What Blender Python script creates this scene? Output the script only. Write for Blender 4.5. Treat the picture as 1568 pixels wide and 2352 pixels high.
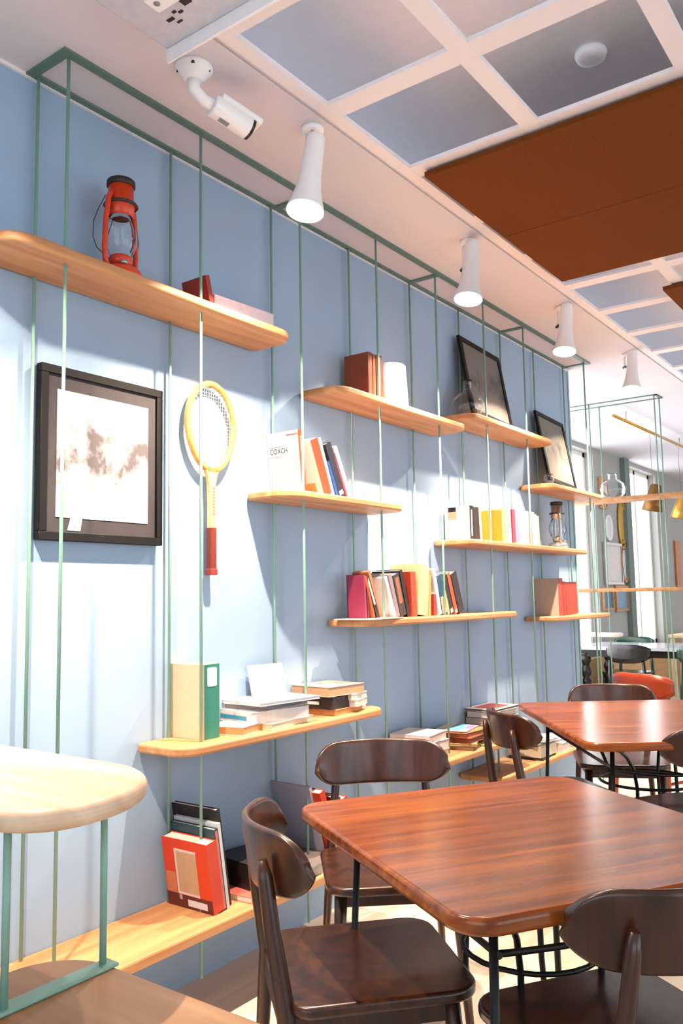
import bpy, bmesh, math, random
from mathutils import Vector, Matrix
random.seed(7)
for o in list(bpy.data.objects): bpy.data.objects.remove(o)
SC = bpy.context.scene; COL = SC.collection
R = math.radians; PI = math.pi

# ------------------------------------------------------------------ camera
yaw, pit, rol = 0.63426449, 0.10190534, -0.01783707
fw = Vector((-math.sin(yaw)*math.cos(pit), math.cos(yaw)*math.cos(pit), math.sin(pit)))
rt = Vector((math.cos(yaw), math.sin(yaw), 0)); up = rt.cross(fw)
r2 = math.cos(rol)*rt + math.sin(rol)*up; u2 = -math.sin(rol)*rt + math.cos(rol)*up
cd = bpy.data.cameras.new('camera'); cam = bpy.data.objects.new('camera', cd); COL.objects.link(cam)
cam.matrix_world = Matrix(((r2.x, u2.x, -fw.x, 2.2), (r2.y, u2.y, -fw.y, 0), (r2.z, u2.z, -fw.z, 1.289), (0, 0, 0, 1)))
cd.sensor_fit = 'VERTICAL'; cd.sensor_height = 36; cd.lens = 36*1919.4/2352; cd.clip_start = .02
SC.camera = cam

# ------------------------------------------------------------------ light
w = bpy.data.worlds.new('world'); SC.world = w; w.use_nodes = True
w.node_tree.nodes['Background'].inputs[0].default_value = (.80, .90, 1, 1)
w.node_tree.nodes['Background'].inputs[1].default_value = 3.0
VS = SC.view_settings; VS.view_transform = 'Standard'; VS.look = 'None'; VS.gamma = 1; VS.exposure = 0.0
VS.use_curve_mapping = False
def area(name, loc, to, sx, sy, power, col):
    l = bpy.data.lights.new(name, 'AREA'); l.shape = 'RECTANGLE'; l.size = sx; l.size_y = sy; l.energy = power; l.color = col
    o = bpy.data.objects.new(name, l); COL.objects.link(o); o.location = loc
    o.rotation_euler = (Vector(to)-Vector(loc)).to_track_quat('-Z', 'Y').to_euler(); return o
# daylight entering the window openings
area('window_daylight', (6.43, 1.6, 1.5), (0, 1.6, 1.3), 5.0, 2.3, 38, (.70, .86, 1))
area('window_daylight', (6.43, 8.2, 1.5), (0, 8.2, 1.3), 5.0, 2.3, 56, (.80, .91, 1))
area('window_daylight', (2.6, -2.92, 1.5), (2.6, 0, 1.3), 4.0, 2.3, 24, (.62, .82, 1))
area('window_daylight', (-1.0, 7.5, 1.6), (3, 7.5, 1.2), 3.0, 2.2, 22, (.88, .94, 1))
SPOT_COL = (1.0, .78, .59)
BEAMS = ((64, 121, .14, .03), (310, 92, .85, .22))   # spill and main beam of each lamp: watts, cone, softness, tilt to the wall
SPOT_POS = [(.55, .90, 2.56), (.55, 2.07, 2.56), (.535, 3.24, 2.595), (.53, 4.38, 2.62), (.53, 5.56, 2.635)]

# ------------------------------------------------------------------ materials
MATS = {}
def newmat(name):
    m = bpy.data.materials.new(name); m.use_nodes = True; return m, m.node_tree, m.node_tree.nodes['Principled BSDF']
def s2l(c):
    return tuple(((v/255)/12.92 if v/255 <= .04045 else ((v/255+.055)/1.055)**2.4) for v in c)+(1,)
def plain(name, rgb, rough=.6, metal=0, bump=0, var=.06, scale=30, spec=.5):
    if name in MATS: return MATS[name]
    m, nt, b = newmat(name); c = s2l(rgb)
    n = nt.nodes.new('ShaderNodeTexNoise'); n.inputs['Scale'].default_value = scale; n.inputs['Detail'].default_value = 4
    tc = nt.nodes.new('ShaderNodeTexCoord'); nt.links.new(tc.outputs['Object'], n.inputs['Vector'])
    cr = nt.nodes.new('ShaderNodeValToRGB'); cr.color_ramp.elements[0].position = .3; cr.color_ramp.elements[1].position = .7
    cr.color_ramp.elements[0].color = tuple(v*(1-var) for v in c[:3])+(1,); cr.color_ramp.elements[1].color = tuple(min(1, v*(1+var)) for v in c[:3])+(1,)
    nt.links.new(n.outputs['Fac'], cr.inputs[0]); nt.links.new(cr.outputs[0], b.inputs['Base Color'])
    b.inputs['Roughness'].default_value = rough; b.inputs['Metallic'].default_value = metal
    b.inputs['Specular IOR Level'].default_value = spec
    if bump:
        bp = nt.nodes.new('ShaderNodeBump'); bp.inputs['Strength'].default_value = bump; bp.inputs['Distance'].default_value = .002
        nt.links.new(n.outputs['Fac'], bp.inputs['Height']); nt.links.new(bp.outputs[0], b.inputs['Normal'])
    MATS[name] = m; return m
def wood(name, c1, c2, rough=.5, axis='Y', scale=1.0, coat=0, planks=0, stretch=14):
    if name in MATS: return MATS[name]
    m, nt, b = newmat(name); L = nt.links.new
    tc = nt.nodes.new('ShaderNodeTexCoord'); mp = nt.nodes.new('ShaderNodeMapping')
    s = {'X': (1, stretch, stretch), 'Y': (stretch, 1, stretch), 'Z': (stretch, stretch, 1)}[axis]
    mp.inputs['Scale'].default_value = tuple(v*scale for v in s)
    L(tc.outputs['Object'], mp.inputs[0])
    n = nt.nodes.new('ShaderNodeTexNoise'); n.inputs['Scale'].default_value = 2.2; n.inputs['Detail'].default_value = 6; n.inputs['Distortion'].default_value = .6
    L(mp.outputs[0], n.inputs['Vector'])
    cr = nt.nodes.new('ShaderNodeValToRGB'); cr.color_ramp.elements[0].position = .34; cr.color_ramp.elements[1].position = .66
    cr.color_ramp.elements[0].color = s2l(c1); cr.color_ramp.elements[1].color = s2l(c2); L(n.outputs['Fac'], cr.inputs[0])
    out = cr.outputs[0]
    if planks:
        sep = nt.nodes.new('ShaderNodeSeparateXYZ'); L(tc.outputs['Object'], sep.inputs[0])
        mu = nt.nodes.new('ShaderNodeMath'); mu.operation = 'MULTIPLY'; mu.inputs[1].default_value = planks
        L(sep.outputs[{'X': 'Y', 'Y': 'X', 'Z': 'X'}[axis]], mu.inputs[0])
        fl = nt.nodes.new('ShaderNodeMath'); fl.operation = 'FLOOR'; L(mu.outputs[0], fl.inputs[0])
        wn = nt.nodes.new('ShaderNodeTexWhiteNoise'); wn.noise_dimensions = '1D'; L(fl.outputs[0], wn.inputs['W'])
        mx = nt.nodes.new('ShaderNodeMix'); mx.data_type = 'RGBA'; mx.blend_type = 'MULTIPLY'; mx.inputs[0].default_value = .55
        rp = nt.nodes.new('ShaderNodeValToRGB'); rp.color_ramp.elements[0].color = (.55, .5, .45, 1); rp.color_ramp.elements[1].color = (1, 1, 1, 1)
        L(wn.outputs['Value'], rp.inputs[0]); L(cr.outputs[0], mx.inputs[6]); L(rp.outputs[0], mx.inputs[7]); out = mx.outputs[2]
    L(out, b.inputs['Base Color']); b.inputs['Roughness'].default_value = rough
    if coat: b.inputs['Coat Weight'].default_value = coat; b.inputs['Coat Roughness'].default_value = .15
    bp = nt.nodes.new('ShaderNodeBump'); bp.inputs['Strength'].default_value = .05; bp.inputs['Distance'].default_value = .001
    L(n.outputs['Fac'], bp.inputs['Height']); L(bp.outputs[0], b.inputs['Normal'])
    MATS[name] = m; return m
def glow(name, rgb, st):
    if name in MATS: return MATS[name]
    m, nt, b = newmat(name); b.inputs['Base Color'].default_value = s2l(rgb); b.inputs['Emission Color'].default_value = s2l(rgb)
    b.inputs['Emission Strength'].default_value = st; MATS[name] = m; return m
def glass(name, tint=(1, 1, 1), rough=.02, ior=1.3):
    if name in MATS: return MATS[name]
    m, nt, b = newmat(name); b.inputs['Transmission Weight'].default_value = 1; b.inputs['Roughness'].default_value = rough
    b.inputs['IOR'].default_value = ior; b.inputs['Base Color'].default_value = tint+(1,); MATS[name] = m; return m

M_WALL = plain('blue wall paint', (146, 173, 199), .75, var=.02, scale=6, bump=.05)
M_GREYWALL = plain('grey blue wall paint', (166, 168, 166), .8, var=.02, scale=5)
M_CEIL = plain('ceiling paint', (212, 210, 218), .8, var=.015, scale=4)
M_GRID = plain('white ceiling beam paint', (232, 228, 232), .6, var=.01)
M_COFFER = plain('grey panel paint', (232, 228, 232), .7, var=.02)
M_ORANGE = plain('orange acoustic felt', (108, 60, 24), .95, var=.12, scale=160, spec=.1)
M_TEAL = plain('sage green enamel', (124, 166, 150), .38, var=.04)
M_TEALRAIL = plain('sage green enamel rail', (92, 122, 112), .5, var=.06)
M_OAK = wood('oiled oak board', (170, 116, 72), (202, 152, 104), .5, 'Y', .6)
M_OAKX = wood('oiled oak counter', (150, 108, 72), (182, 138, 98), .45, 'X', .6)
M_TABLE = wood('varnished reddish table wood', (104, 46, 9), (152, 80, 20), .21, 'Y', .9, .08, planks=17)
for _n in M_TABLE.node_tree.nodes:
    if _n.type == 'BUMP': _n.inputs['Strength'].default_value = 0
M_TABLE.node_tree.nodes['Principled BSDF'].inputs['Specular IOR Level'].default_value = .4
M_TABLEEDGE = M_TABLE
M_WALNUT = wood('varnished walnut chair wood', (36, 18, 9), (66, 33, 15), .30, 'Z', 1.0, .15)
M_BLACKMETAL = plain('black iron', (34, 36, 34), .4, .6)
M_WHITE = plain('white enamel', (238, 238, 240), .4, var=.01)
M_BLACK = plain('black plastic', (18, 16, 16), .35)
M_DARKFRAME = plain('black picture frame', (14, 12, 13), .6, spec=.25)
M_FLOOR = wood('pale floor planks', (206, 192, 172), (230, 218, 202), .38, 'Y', .35, .1, planks=6)
M_CREAM = plain('warm white paint', (240, 236, 226), .7, var=.01)
M_PAPER = plain('book pages', (214, 206, 192), .8, var=.05, scale=200)
M_GLASS = glass('clear glass', (.95, .97, .98))
M_BRASS = plain('brushed brass', (196, 150, 70), .35, .8)
M_REDENAMEL = plain('red enamel', (206, 62, 28), .3, var=.12, scale=18)
M_SOOT = plain('sooty black metal', (34, 24, 20), .5)
M_CHROME = plain('tarnished chrome', (168, 166, 160), .3, .8)
M_DAY = glow('window daylight glass', (246, 249, 255), 1.3)
M_DAYFAR = glow('bright window daylight glass', (250, 251, 255), 3.6)
def paint(rgb, rough=.5): return plain('cover %d %d %d' % rgb, tuple(v*.91 for v in rgb), rough, var=.05, scale=40)

# ------------------------------------------------------------------ mesh helpers
def link(name, me, mat=None, parent=None, loc=None, rot=None):
    o = bpy.data.objects.new(name, me); COL.objects.link(o)
    if mat is not None:
        for m in (mat if isinstance(mat, (list, tuple)) else [mat]): me.materials.append(m)
    if parent is not None: o.parent = parent
    if loc is not None: o.location = loc
    if rot is not None: o.rotation_euler = rot
    return o
def fin(name, bm, mat=None, parent=None, loc=None, rot=None, smooth=False, bevel=0, seg=2, sub=0):
    me = bpy.data.meshes.new(name); bmesh.ops.recalc_face_normals(bm, faces=bm.faces[:]); bm.to_mesh(me); bm.free()
    o = link(name, me, mat, parent, loc, rot)
    if bevel:
        b = o.modifiers.new('bevel', 'BEVEL'); b.width = bevel; b.segments = seg; b.limit_method = 'ANGLE'; b.angle_limit = R(40)
    if sub:
        s = o.modifiers.new('sub', 'SUBSURF'); s.levels = sub; s.render_levels = sub
    if smooth or bevel or sub:
        for p in me.polygons: p.use_smooth = True
        if not sub: 
            try: me.set_sharp_from_angle(angle=R(42))
            except Exception: pass
    return o
def box(bm, x0, x1, y0, y1, z0, z1, mi=0, M=None):
    vs = [bm.verts.new(Vector(c)) for c in ((x0,y0,z0),(x1,y0,z0),(x1,y1,z0),(x0,y1,z0),(x0,y0,z1),(x1,y0,z1),(x1,y1,z1),(x0,y1,z1))]
    if M is not None:
        for v in vs: v.co = M @ v.co
    for f in ((0,3,2,1),(4,5,6,7),(0,1,5,4),(1,2,6,5),(2,3,7,6),(3,0,4,7)):
        fa = bm.faces.new([vs[i] for i in f]); fa.material_index = mi
    return vs
def tube(bm, pts, r, n=10, mi=0, caps=True, flat=1.0):
    pts = [Vector(p) for p in pts]; rs = r if isinstance(r, (list, tuple)) else [r]*len(pts); rings = []
    prev = None
    for i, p in enumerate(pts):
        t = (pts[min(i+1, len(pts)-1)]-pts[max(i-1, 0)]).normalized()
        if prev is None:
            a = Vector((0, 0, 1)) if abs(t.z) < .9 else Vector((1, 0, 0)); x = t.cross(a).normalized()
        else: x = (prev - t*prev.dot(t)).normalized()
        prev = x; y = t.cross(x)
        rings.append([bm.verts.new(p+(x*math.cos(2*PI*k/n)+y*math.sin(2*PI*k/n)*flat)*rs[i]) for k in range(n)])
    for a, b in zip(rings, rings[1:]):
        for k in range(n):
            f = bm.faces.new((a[k], a[(k+1) % n], b[(k+1) % n], b[k])); f.material_index = mi; f.smooth = True
    if caps:
        for rg in (rings[0], rings[-1]): f = bm.faces.new(rg); f.material_index = mi
def lathe(bm, prof, n=32, M=None, mi=0, caps=True):
    rings = []
    for (r, z) in prof:
        ring = [bm.verts.new(Vector((r*math.cos(2*PI*k/n), r*math.sin(2*PI*k/n), z))) for k in range(n)]
        if M is not None:
            for v in ring: v.co = M @ v.co
        rings.append(ring)
    for a, b in zip(rings, rings[1:]):
        for k in range(n):
            f = bm.faces.new((a[k], a[(k+1) % n], b[(k+1) % n], b[k])); f.material_index = mi; f.smooth = True
    if caps:
        for rg in (rings[0], rings[-1]): f = bm.faces.new(rg); f.material_index = mi
def prism(bm, out, z0, z1, mi=0, M=None):
    a = [bm.verts.new(Vector((x, y, z0))) for x, y in out]; b = [bm.verts.new(Vector((x, y, z1))) for x, y in out]
    if M is not None:
        for v in a+b: v.co = M @ v.co
    n = len(out)
    bm.faces.new(a).material_index = mi; bm.faces.new(b).material_index = mi
    for k in range(n): bm.faces.new((a[k], a[(k+1) % n], b[(k+1) % n], b[k])).material_index = mi
def rrect(x0, x1, y0, y1, r, n=8):
    rs = r if isinstance(r, (list, tuple)) else [r]*4; pts = []
    for (cx, cy, a0, q) in ((x1-rs[0], y0+rs[0], -90, rs[0]), (x1-rs[1], y1-rs[1], 0, rs[1]), (x0+rs[2], y1-rs[2], 90, rs[2]), (x0+rs[3], y0+rs[3], 180, rs[3])):
        if q <= 1e-4: pts.append((cx, cy)); continue
        for k in range(n+1):
            a = R(a0+90*k/n); pts.append((cx+q*math.cos(a), cy+q*math.sin(a)))
    return pts
def empty(name, loc=(0, 0, 0), rz=0, rot=None):
    o = bpy.data.objects.new(name, None); COL.objects.link(o); o.location = loc
    o.rotation_euler = rot if rot else (0, 0, rz); o.empty_display_size = .05; return o
def tag(o, label, cat, group=None, kind=None):
    o['label'] = label; o['category'] = cat
    if group: o['group'] = group
    if kind: o['kind'] = kind
    return o
def struct(o): o['kind'] = 'structure'; return o
def copy_tree(o, parent=None):
    c = o.copy(); COL.objects.link(c)
    if parent is not None: c.parent = parent
    for ch in [k for k in bpy.data.objects if k.parent == o]: copy_tree(ch, c)
    return c
def textpart(name, s, size, mat, parent, M, extrude=.0002, align='LEFT'):
    cu = bpy.data.curves.new(name, 'FONT'); cu.body = s; cu.size = size; cu.extrude = extrude; cu.align_x = align
    t = bpy.data.objects.new('tmp', cu); COL.objects.link(t); bpy.context.view_layer.update()
    me = bpy.data.meshes.new_from_object(t.evaluated_get(bpy.context.evaluated_depsgraph_get()))
    bpy.data.objects.remove(t); me.transform(M); me.materials.clear()
    return link(name, me, mat, parent)

# ------------------------------------------------------------------ setting
ZC = 2.912
bm = bmesh.new(); box(bm, -1.4, 6.6, -3.1, 18, -.1, 0); struct(fin('floor', bm, M_FLOOR))
# long blue wall with a finished free end
bm = bmesh.new(); box(bm, -.22, 0, -3.1, 5.79, 0, ZC); struct(fin('wall_left', bm, M_WALL))
bm = bmesh.new(); box(bm, -.23, .006, 5.79, 5.812, 0, ZC); struct(fin('trim_1', bm, M_TEAL))
bm = bmesh.new(); box(bm, 0, .009, -3.1, 5.79, ZC-.012, ZC); struct(fin('trim_2', bm, M_GRID))
# outer shell
def wall_with_windows(name, plane, v, t, a0, a1, z1, wins, mat):
    """wall on plane x=v (plane 'x') or y=v, thickness t outward, openings (a,b,zlo,zhi) sorted"""
    bm = bmesh.new()
    def B(p, q, lo, hi):
        if q-p < 1e-4 or hi-lo < 1e-4: return
        x = sorted((v, v+t))
        if plane == 'x': box(bm, x[0], x[1], p, q, lo, hi)
        else: box(bm, p, q, x[0], x[1], lo, hi)
    c = a0
    for (a, b, lo, hi) in wins:
        B(c, a, 0, z1); B(a, b, 0, lo); B(a, b, hi, z1); c = b
    B(c, a1, 0, z1)
    return struct(fin(name, bm, mat))
def window(name, plane, v, a, b, lo, hi, nv, depth=.05, mat=None):
    r = empty(name); r['kind'] = 'structure'; bm = bmesh.new()
    def B(p, q, l, h, d=depth):
        if plane == 'x': box(bm, v-d/2, v+d/2, p, q, l, h)
        else: box(bm, p, q, v-d/2, v+d/2, l, h)
    B(a, b, lo, lo+.05); B(a, b, hi-.05, hi)
    for k in range(nv+1):
        c = a+(b-a)*k/nv; c = min(max(c, a+.03), b-.03); B(c-.03, c+.03, lo, hi)
    fin('frame', bm, M_CREAM, r)
    bm = bmesh.new()
    if plane == 'x': box(bm, v-.004, v+.004, a, b, lo, hi)
    else: box(bm, a, b, v-.004, v+.004, lo, hi)
    fin('pane', bm, mat or M_DAY, r); return r
XL = -1.02
wall_with_windows('wall_far_left', 'x', XL, -.2, 5.6, 18, ZC, [(5.7, 9.15, .62, 2.86), (10.3, 11.55, .62, 2.86), (13.9, 16.5, .62, 2.86)], M_GREYWALL)
window('window_1', 'x', XL-.12, 5.7, 9.15, .62, 2.86, 4, mat=M_DAYFAR)
window('window_2', 'x', XL-.12, 10.3, 11.55, .62, 2.86, 2, mat=M_DAYFAR)
window('window_3', 'x', XL-.12, 13.9, 16.5, .62, 2.86, 3, mat=M_DAYFAR)
bm = bmesh.new(); box(bm, XL, XL+.03, 5.8, 17.9, 0, .60); struct(fin('trim_3', bm, wood('tan panelling', (196, 152, 100), (214, 174, 122), .6, 'Y', .5)))
bm = bmesh.new(); box(bm, XL, XL+.06, 10.08, 10.26, .6, ZC); struct(fin('trim_4', bm, plain('dark sage paint', (112, 128, 122), .7)))
bm = bmesh.new(); box(bm, -1.3, -.22, 5.5, 5.7, 0, ZC); struct(fin('wall_alcove', bm, M_CREAM))
wall_with_windows('wall_right', 'x', 6.5, .2, -3.1, 18, ZC, [(-1, 4.2, .3, 2.7), (5.7, 10.8, .3, 2.7), (12, 16, .3, 2.7)], M_CREAM)
window('window_4', 'x', 6.62, -1, 4.2, .3, 2.7, 4)
window('window_5', 'x', 6.62, 5.7, 10.8, .3, 2.7, 4)
window('window_6', 'x', 6.62, 12, 16, .3, 2.7, 4)
wall_with_windows('wall_back', 'y', -3.1, -.2, -.2, 6.7, ZC, [(.5, 4.7, .3, 2.7)], M_CREAM)
window('window_7', 'y', -3.2, .5, 4.7, .3, 2.7, 3)
wall_with_windows('wall_far', 'y', 17.9, .2, -1.4, 6.7, ZC, [(1, 5.5, .5, 2.7)], M_CREAM)
window('window_8', 'y', 18.0, 1, 5.5, .5, 2.7, 3)
# ceiling: plain strip, then coffered grid
bm = bmesh.new(); box(bm, -1.3, .568, -3.1, 18, ZC, ZC+.02); box(bm, .568, .585, -3.1, 18, ZC+.006, ZC+.014)
struct(fin('ceiling', bm, M_CEIL))
bm = bmesh.new(); box(bm, -.3, 6.6, -3.1, 18, ZC+.34, ZC+.42); struct(fin('ceiling_panel', bm, M_COFFER))
bm = bmesh.new(); box(bm, .585, .63, -3.1, 18, ZC-.002, ZC+.016)
x = 1.085
while x < 6.4: box(bm, x, x+.062, -3.1, 18, ZC-.002, ZC+.014); x += .517
y = 2.095-10*.518
while y < 17.9: box(bm, .63, 6.5, y, y+.082, ZC-.001, ZC+.013); y += .518
struct(fin('trim_5', bm, M_GRID, bevel=0))

# felt panels under the grid
def felt(x0, x1, y0, y1, seam, label):
    bm = bmesh.new(); box(bm, x0, x1, y0, seam-.0015, ZC-.032, ZC-.010); box(bm, x0, x1, seam+.0015, y1, ZC-.032, ZC-.010)
    box(bm, x0+.02, x1-.02, y0+.02, y1-.02, ZC-.028, ZC-.002)
    return tag(fin('acoustic_panel', bm, M_ORANGE, bevel=.002, seg=1), label, 'ceiling panel', 'orange felt ceiling panels')
felt(.668, 2.60, 2.655, 4.025, 3.34, 'large orange brown felt panel fixed under the white ceiling grid, nearest')
felt(1.043, 2.40, 4.486, 5.80, 5.14, 'orange brown felt ceiling panel farther back at the right edge of the photo')

# smoke detector
bm = bmesh.new(); lathe(bm, [(.0, 0), (.055, 0), (.058, -.012), (.05, -.03), (.03, -.038), (0, -.04)], 28, Matrix.Translation((1.26, 2.86, ZC+.34)), caps=False)
tag(fin('smoke_detector', bm, M_WHITE), 'white dome smoke detector in a ceiling grid cell above the orange panel', 'smoke detector')

# ------------------------------------------------------------------ hanging rod frames
RY = [1.42, 1.96, 2.505, 3.05, 3.585, 4.11, 4.64, 5.14, 5.66]
XF, XB = .175, .022
def flatframe(bm, x0, x1, y0, y1, w, z0, z1, cross):
    box(bm, x0, x0+w, y0, y1, z0, z1); box(bm, x1-w, x1, y0, y1, z0, z1)
    for c in cross: box(bm, x0+w, x1-w, c-w/2, c+w/2, z0, z1)
fr = tag(empty('rod_frame', (0, 0, 0)), 'long sage green ceiling frame with thin rods hanging down the blue wall', 'shelf frame')
bm = bmesh.new(); flatframe(bm, .002, .205, 1.385, 5.72, .03, ZC-.008, ZC, [1.40, 2.54, 3.60, 4.66, 5.705]); fin('ceiling_rail', bm, M_TEALRAIL, fr)
for i, y in enumerate(RY):
    for x in (XB, XF):
        if x == XF and i == 7: continue
        lo = {0: .272, 1: .10, 2: .10, 3: .10, 4: .10, 5: .10, 6: .10, 7: .10, 8: .02}[i]
        if x == XB: lo = .27
        bm = bmesh.new(); tube(bm, [(x, y, ZC-.006), (x, y, lo)], .0052, 10); fin('rod', bm, M_TEAL, fr)
# ------------------------------------------------------------------ shelves on the blue wall
def board(name, y0, y1, ztop, label, d=.222, t=.030, mat=None, r=.085, x0=.002, group='oak shelves on the blue wall'):
    bm = bmesh.new(); prism(bm, rrect(x0, x0+d, y0, y1, [r, r, r*.35, r*.35]), ztop-t, ztop)
    return tag(fin(name, bm, mat or M_OAK, bevel=.008, seg=3), label, 'shelf', group)
board('wall_shelf', 1.20, 2.42, 2.298, 'oak shelf holding the red lantern, upper left on the blue wall')
board('wall_shelf', 2.36, 3.20, 1.697, 'oak shelf holding the book lettered COACH')
board('wall_shelf', 2.69, 3.82, 2.160, 'oak shelf holding brown leather books and the white canister')
board('wall_shelf', 3.86, 4.97, 2.243, 'oak shelf holding the round glass flask and a leaning dark picture')
board('wall_shelf', 4.88, 5.85, 1.972, 'oak shelf holding the smaller leaning picture near the wall end')
board('wall_shelf', 3.78, 5.49, 1.575, 'oak shelf holding the yellow book and the chrome lantern')
board('wall_shelf', 2.86, 4.36, 1.195, 'oak shelf holding the long row of leaning books')
board('wall_shelf', 4.88, 5.88, 1.150, 'oak shelf holding the beige and red books near the wall end')
board('wall_shelf', 1.83, 2.98, .830, 'oak shelf holding the green binder and paper piles', d=.235)
board('wall_bench', -.3, 2.86, .300, 'lowest long oak bench board by the floor, with a red framed book', d=.285, t=.034, r=.06, group='low oak boards along the wall')
board('wall_bench', 3.25, 4.42, .540, 'low oak board behind the front table carrying magazine piles', d=.26, r=.08, group='low oak boards along the wall')
board('wall_bench', 3.98, 5.30, .360, 'lowest oak board beyond the dark chair with magazines', d=.26, r=.08, group='low oak boards along the wall')

# ------------------------------------------------------------------ counter in the foreground
ct = tag(empty('counter', (1.5, .7, 0)), 'oak counter with a raised rounded shelf on sage green posts, lower left corner', 'counter')
def P(bm_fn, name, mat, **k):
    bm = bmesh.new(); bm_fn(bm); o = fin(name, bm, mat, ct, loc=(-1.5, -.7, 0), **k); return o
P(lambda b: prism(b, rrect(1.05, 2.0, .50, .828, [.03, .03, .10, .10]), .732, .760), 'counter_top', M_OAKX, bevel=.006, seg=3)
P(lambda b: prism(b, rrect(.30, 1.245, .628, .93, [.09, .205, .02, .02], 14), .992, 1.022), 'raised_shelf', wood('pale oak shelf', (196, 164, 132), (220, 194, 164), .42, 'X', .6), bevel=.012, seg=4)
for (x, y) in ((1.155, .815), (1.16, .655), (.42, .815), (.42, .655)):
    if x > 1: P(lambda b: tube(b, [(x, y, .761), (x, y, .995)], .0052, 10), 'post', M_TEAL)
    else: P(lambda b: tube(b, [(x, y, 0), (x, y, .995)], .006, 10), 'post', M_TEAL)
P(lambda b: box(b, 1.142, 1.172, .60, .832, .760, .766), 'foot_bar', M_TEAL, bevel=.002, seg=1)
for (x, y) in ((1.95, .79), (1.95, .54), (1.3, .54)): P(lambda b: tube(b, [(x, y, 0), (x, y, .735)], .014, 10), 'leg', M_TEAL)

# ------------------------------------------------------------------ spotlights
def spotlight(i, pos, label):
    x, y, z = pos
    r = tag(empty('spotlight', (x, y, z)), label, 'spotlight', 'white bell spotlights along the ceiling')
    top = Vector((0.0, .066, .295)); ax = top.normalized()
    Mx = Vector((0, 0, 1)).rotation_difference(ax).to_matrix().to_4x4()
    bm = bmesh.new()
    prof = [(.0645, 0), (.062, .012), (.053, .04), (.044, .08), (.038, .13), (.035, .20), (.0335, .27), (.032, .292), (.026, .297), (.001, .298)]
    lathe(bm, prof, 36, Mx, caps=False); inner = [(.0625, .001), (.058, .014), (.048, .045), (.034, .09), (.001, .10)]
    lathe(bm, inner, 36, Mx, caps=False)
    fin('lamp_shade', bm, M_WHITE, r)
    bm = bmesh.new(); lathe(bm, [(.001, .026), (.054, .022)], 30, Mx, caps=False); fin('lens', bm, glow('spot lens', (255, 250, 240), 14), r)
    # mounting stem
    sx = -.062; bm = bmesh.new()
    tube(bm, [(sx, .10, ZC-z), (sx, .086, .19)], .0085, 12); fin('stem', bm, M_WHITE, r)
    bm = bmesh.new(); tube(bm, [(sx-.010, .083, .178), (-.02, .045, .178)], .0085, 12); fin('pivot_knob', bm, M_BLACK, r)
    bm = bmesh.new(); lathe(bm, [(.0, 0), (.04, 0), (.04, -.012), (.03, -.02), (.0, -.02)], 28, Matrix.Translation((sx+.02, .10, ZC-z)), caps=False); fin('ceiling_plate', bm, M_WHITE, r)
    bm = bmesh.new(); tube(bm, [(-.005, .066, .293), (-.03, .085, .325), (-.05, .10, ZC-z-.01)], .006, 8); fin('cable', bm, plain('brown cable', (150, 70, 40), .5), r)
    for (en, ang, bl, tilt) in BEAMS:
        l = bpy.data.lights.new('spot_beam', 'SPOT'); l.energy = en; l.color = SPOT_COL; l.spot_size = R(ang); l.spot_blend = bl; l.shadow_soft_size = .018
        o = bpy.data.objects.new('spot_beam', l); COL.objects.link(o); o.parent = r
        o.location = Mx @ Vector((0, 0, -.004)); o.rotation_euler = Vector((-tilt, 0, -1)).to_track_quat('-Z', 'Y').to_euler()
    return r
SL = ['white bell spotlight beyond the near edge of the photo', 'largest white bell spotlight, nearest, right of the security camera', 'second white bell spotlight from the front, beside the orange panel',
      'third white bell spotlight, above the end of the blue wall', 'fourth white bell spotlight, smallest, beyond the wall end', 'white bell spotlight hidden farther along the ceiling']
for i, p in enumerate(SPOT_POS[:5]): spotlight(i, p, SL[i])

# ------------------------------------------------------------------ security camera
sc = tag(empty('security_camera', (.43, 1.685, ZC)), 'white bullet security camera on a ceiling bracket above the blue wall', 'security camera')
bm = bmesh.new(); lathe(bm, [(0, 0), (.052, 0), (.052, -.008), (.034, -.026), (.024, -.04), (0, -.042)], 30, caps=False); fin('base', bm, M_WHITE, sc)
for (a, b) in ((.036, .02), (-.03, -.03), (.03, -.032)):
    bm = bmesh.new(); lathe(bm, [(0, -.011), (.005, -.011), (.005, -.0165), (0, -.0165)], 10, Matrix.Translation((a, b, 0)), caps=False); fin('screw', bm, M_BLACK, sc)
bm = bmesh.new(); tube(bm, [(0, 0, -.035), (0, .002, -.065), (.012, .028, -.088), (.022, .055, -.094)], [.021, .017, .0165, .02], 16); fin('bracket_arm', bm, M_WHITE, sc)
cdir = Vector((.06, .185, -.055)).normalized()
sc.scale = (1.12, 1.12, 1.12)
MC = Matrix.Translation((.02, .05, -.092)) @ Vector((0, 1, 0)).rotation_difference(cdir).to_matrix().to_4x4()
bm = bmesh.new(); prism(bm, rrect(-.031, .031, -.029, .029, .026, 6), 0, .118, M=MC @ Matrix.Rotation(R(-90), 4, 'X')); fin('camera_body', bm, M_WHITE, sc, bevel=.004)
bm = bmesh.new(); prism(bm, rrect(-.034, .034, .012, .034, .010, 4), .012, .142, M=MC @ Matrix.Rotation(R(-90), 4, 'X') @ Matrix.Scale(-1, 4, (0, 1, 0))); fin('sun_hood', bm, M_WHITE, sc, bevel=.003)
bm = bmesh.new(); prism(bm, rrect(-.030, .030, -.030, .028, .026, 6), .118, .125, M=MC @ Matrix.Rotation(R(-90), 4, 'X')); fin('lens_face', bm, M_BLACK, sc)
bm = bmesh.new(); box(bm, -.008, .008, .028, .058, -.0305, -.029, M=MC); fin('label_plate', bm, paint((150, 156, 160)), sc)

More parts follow.
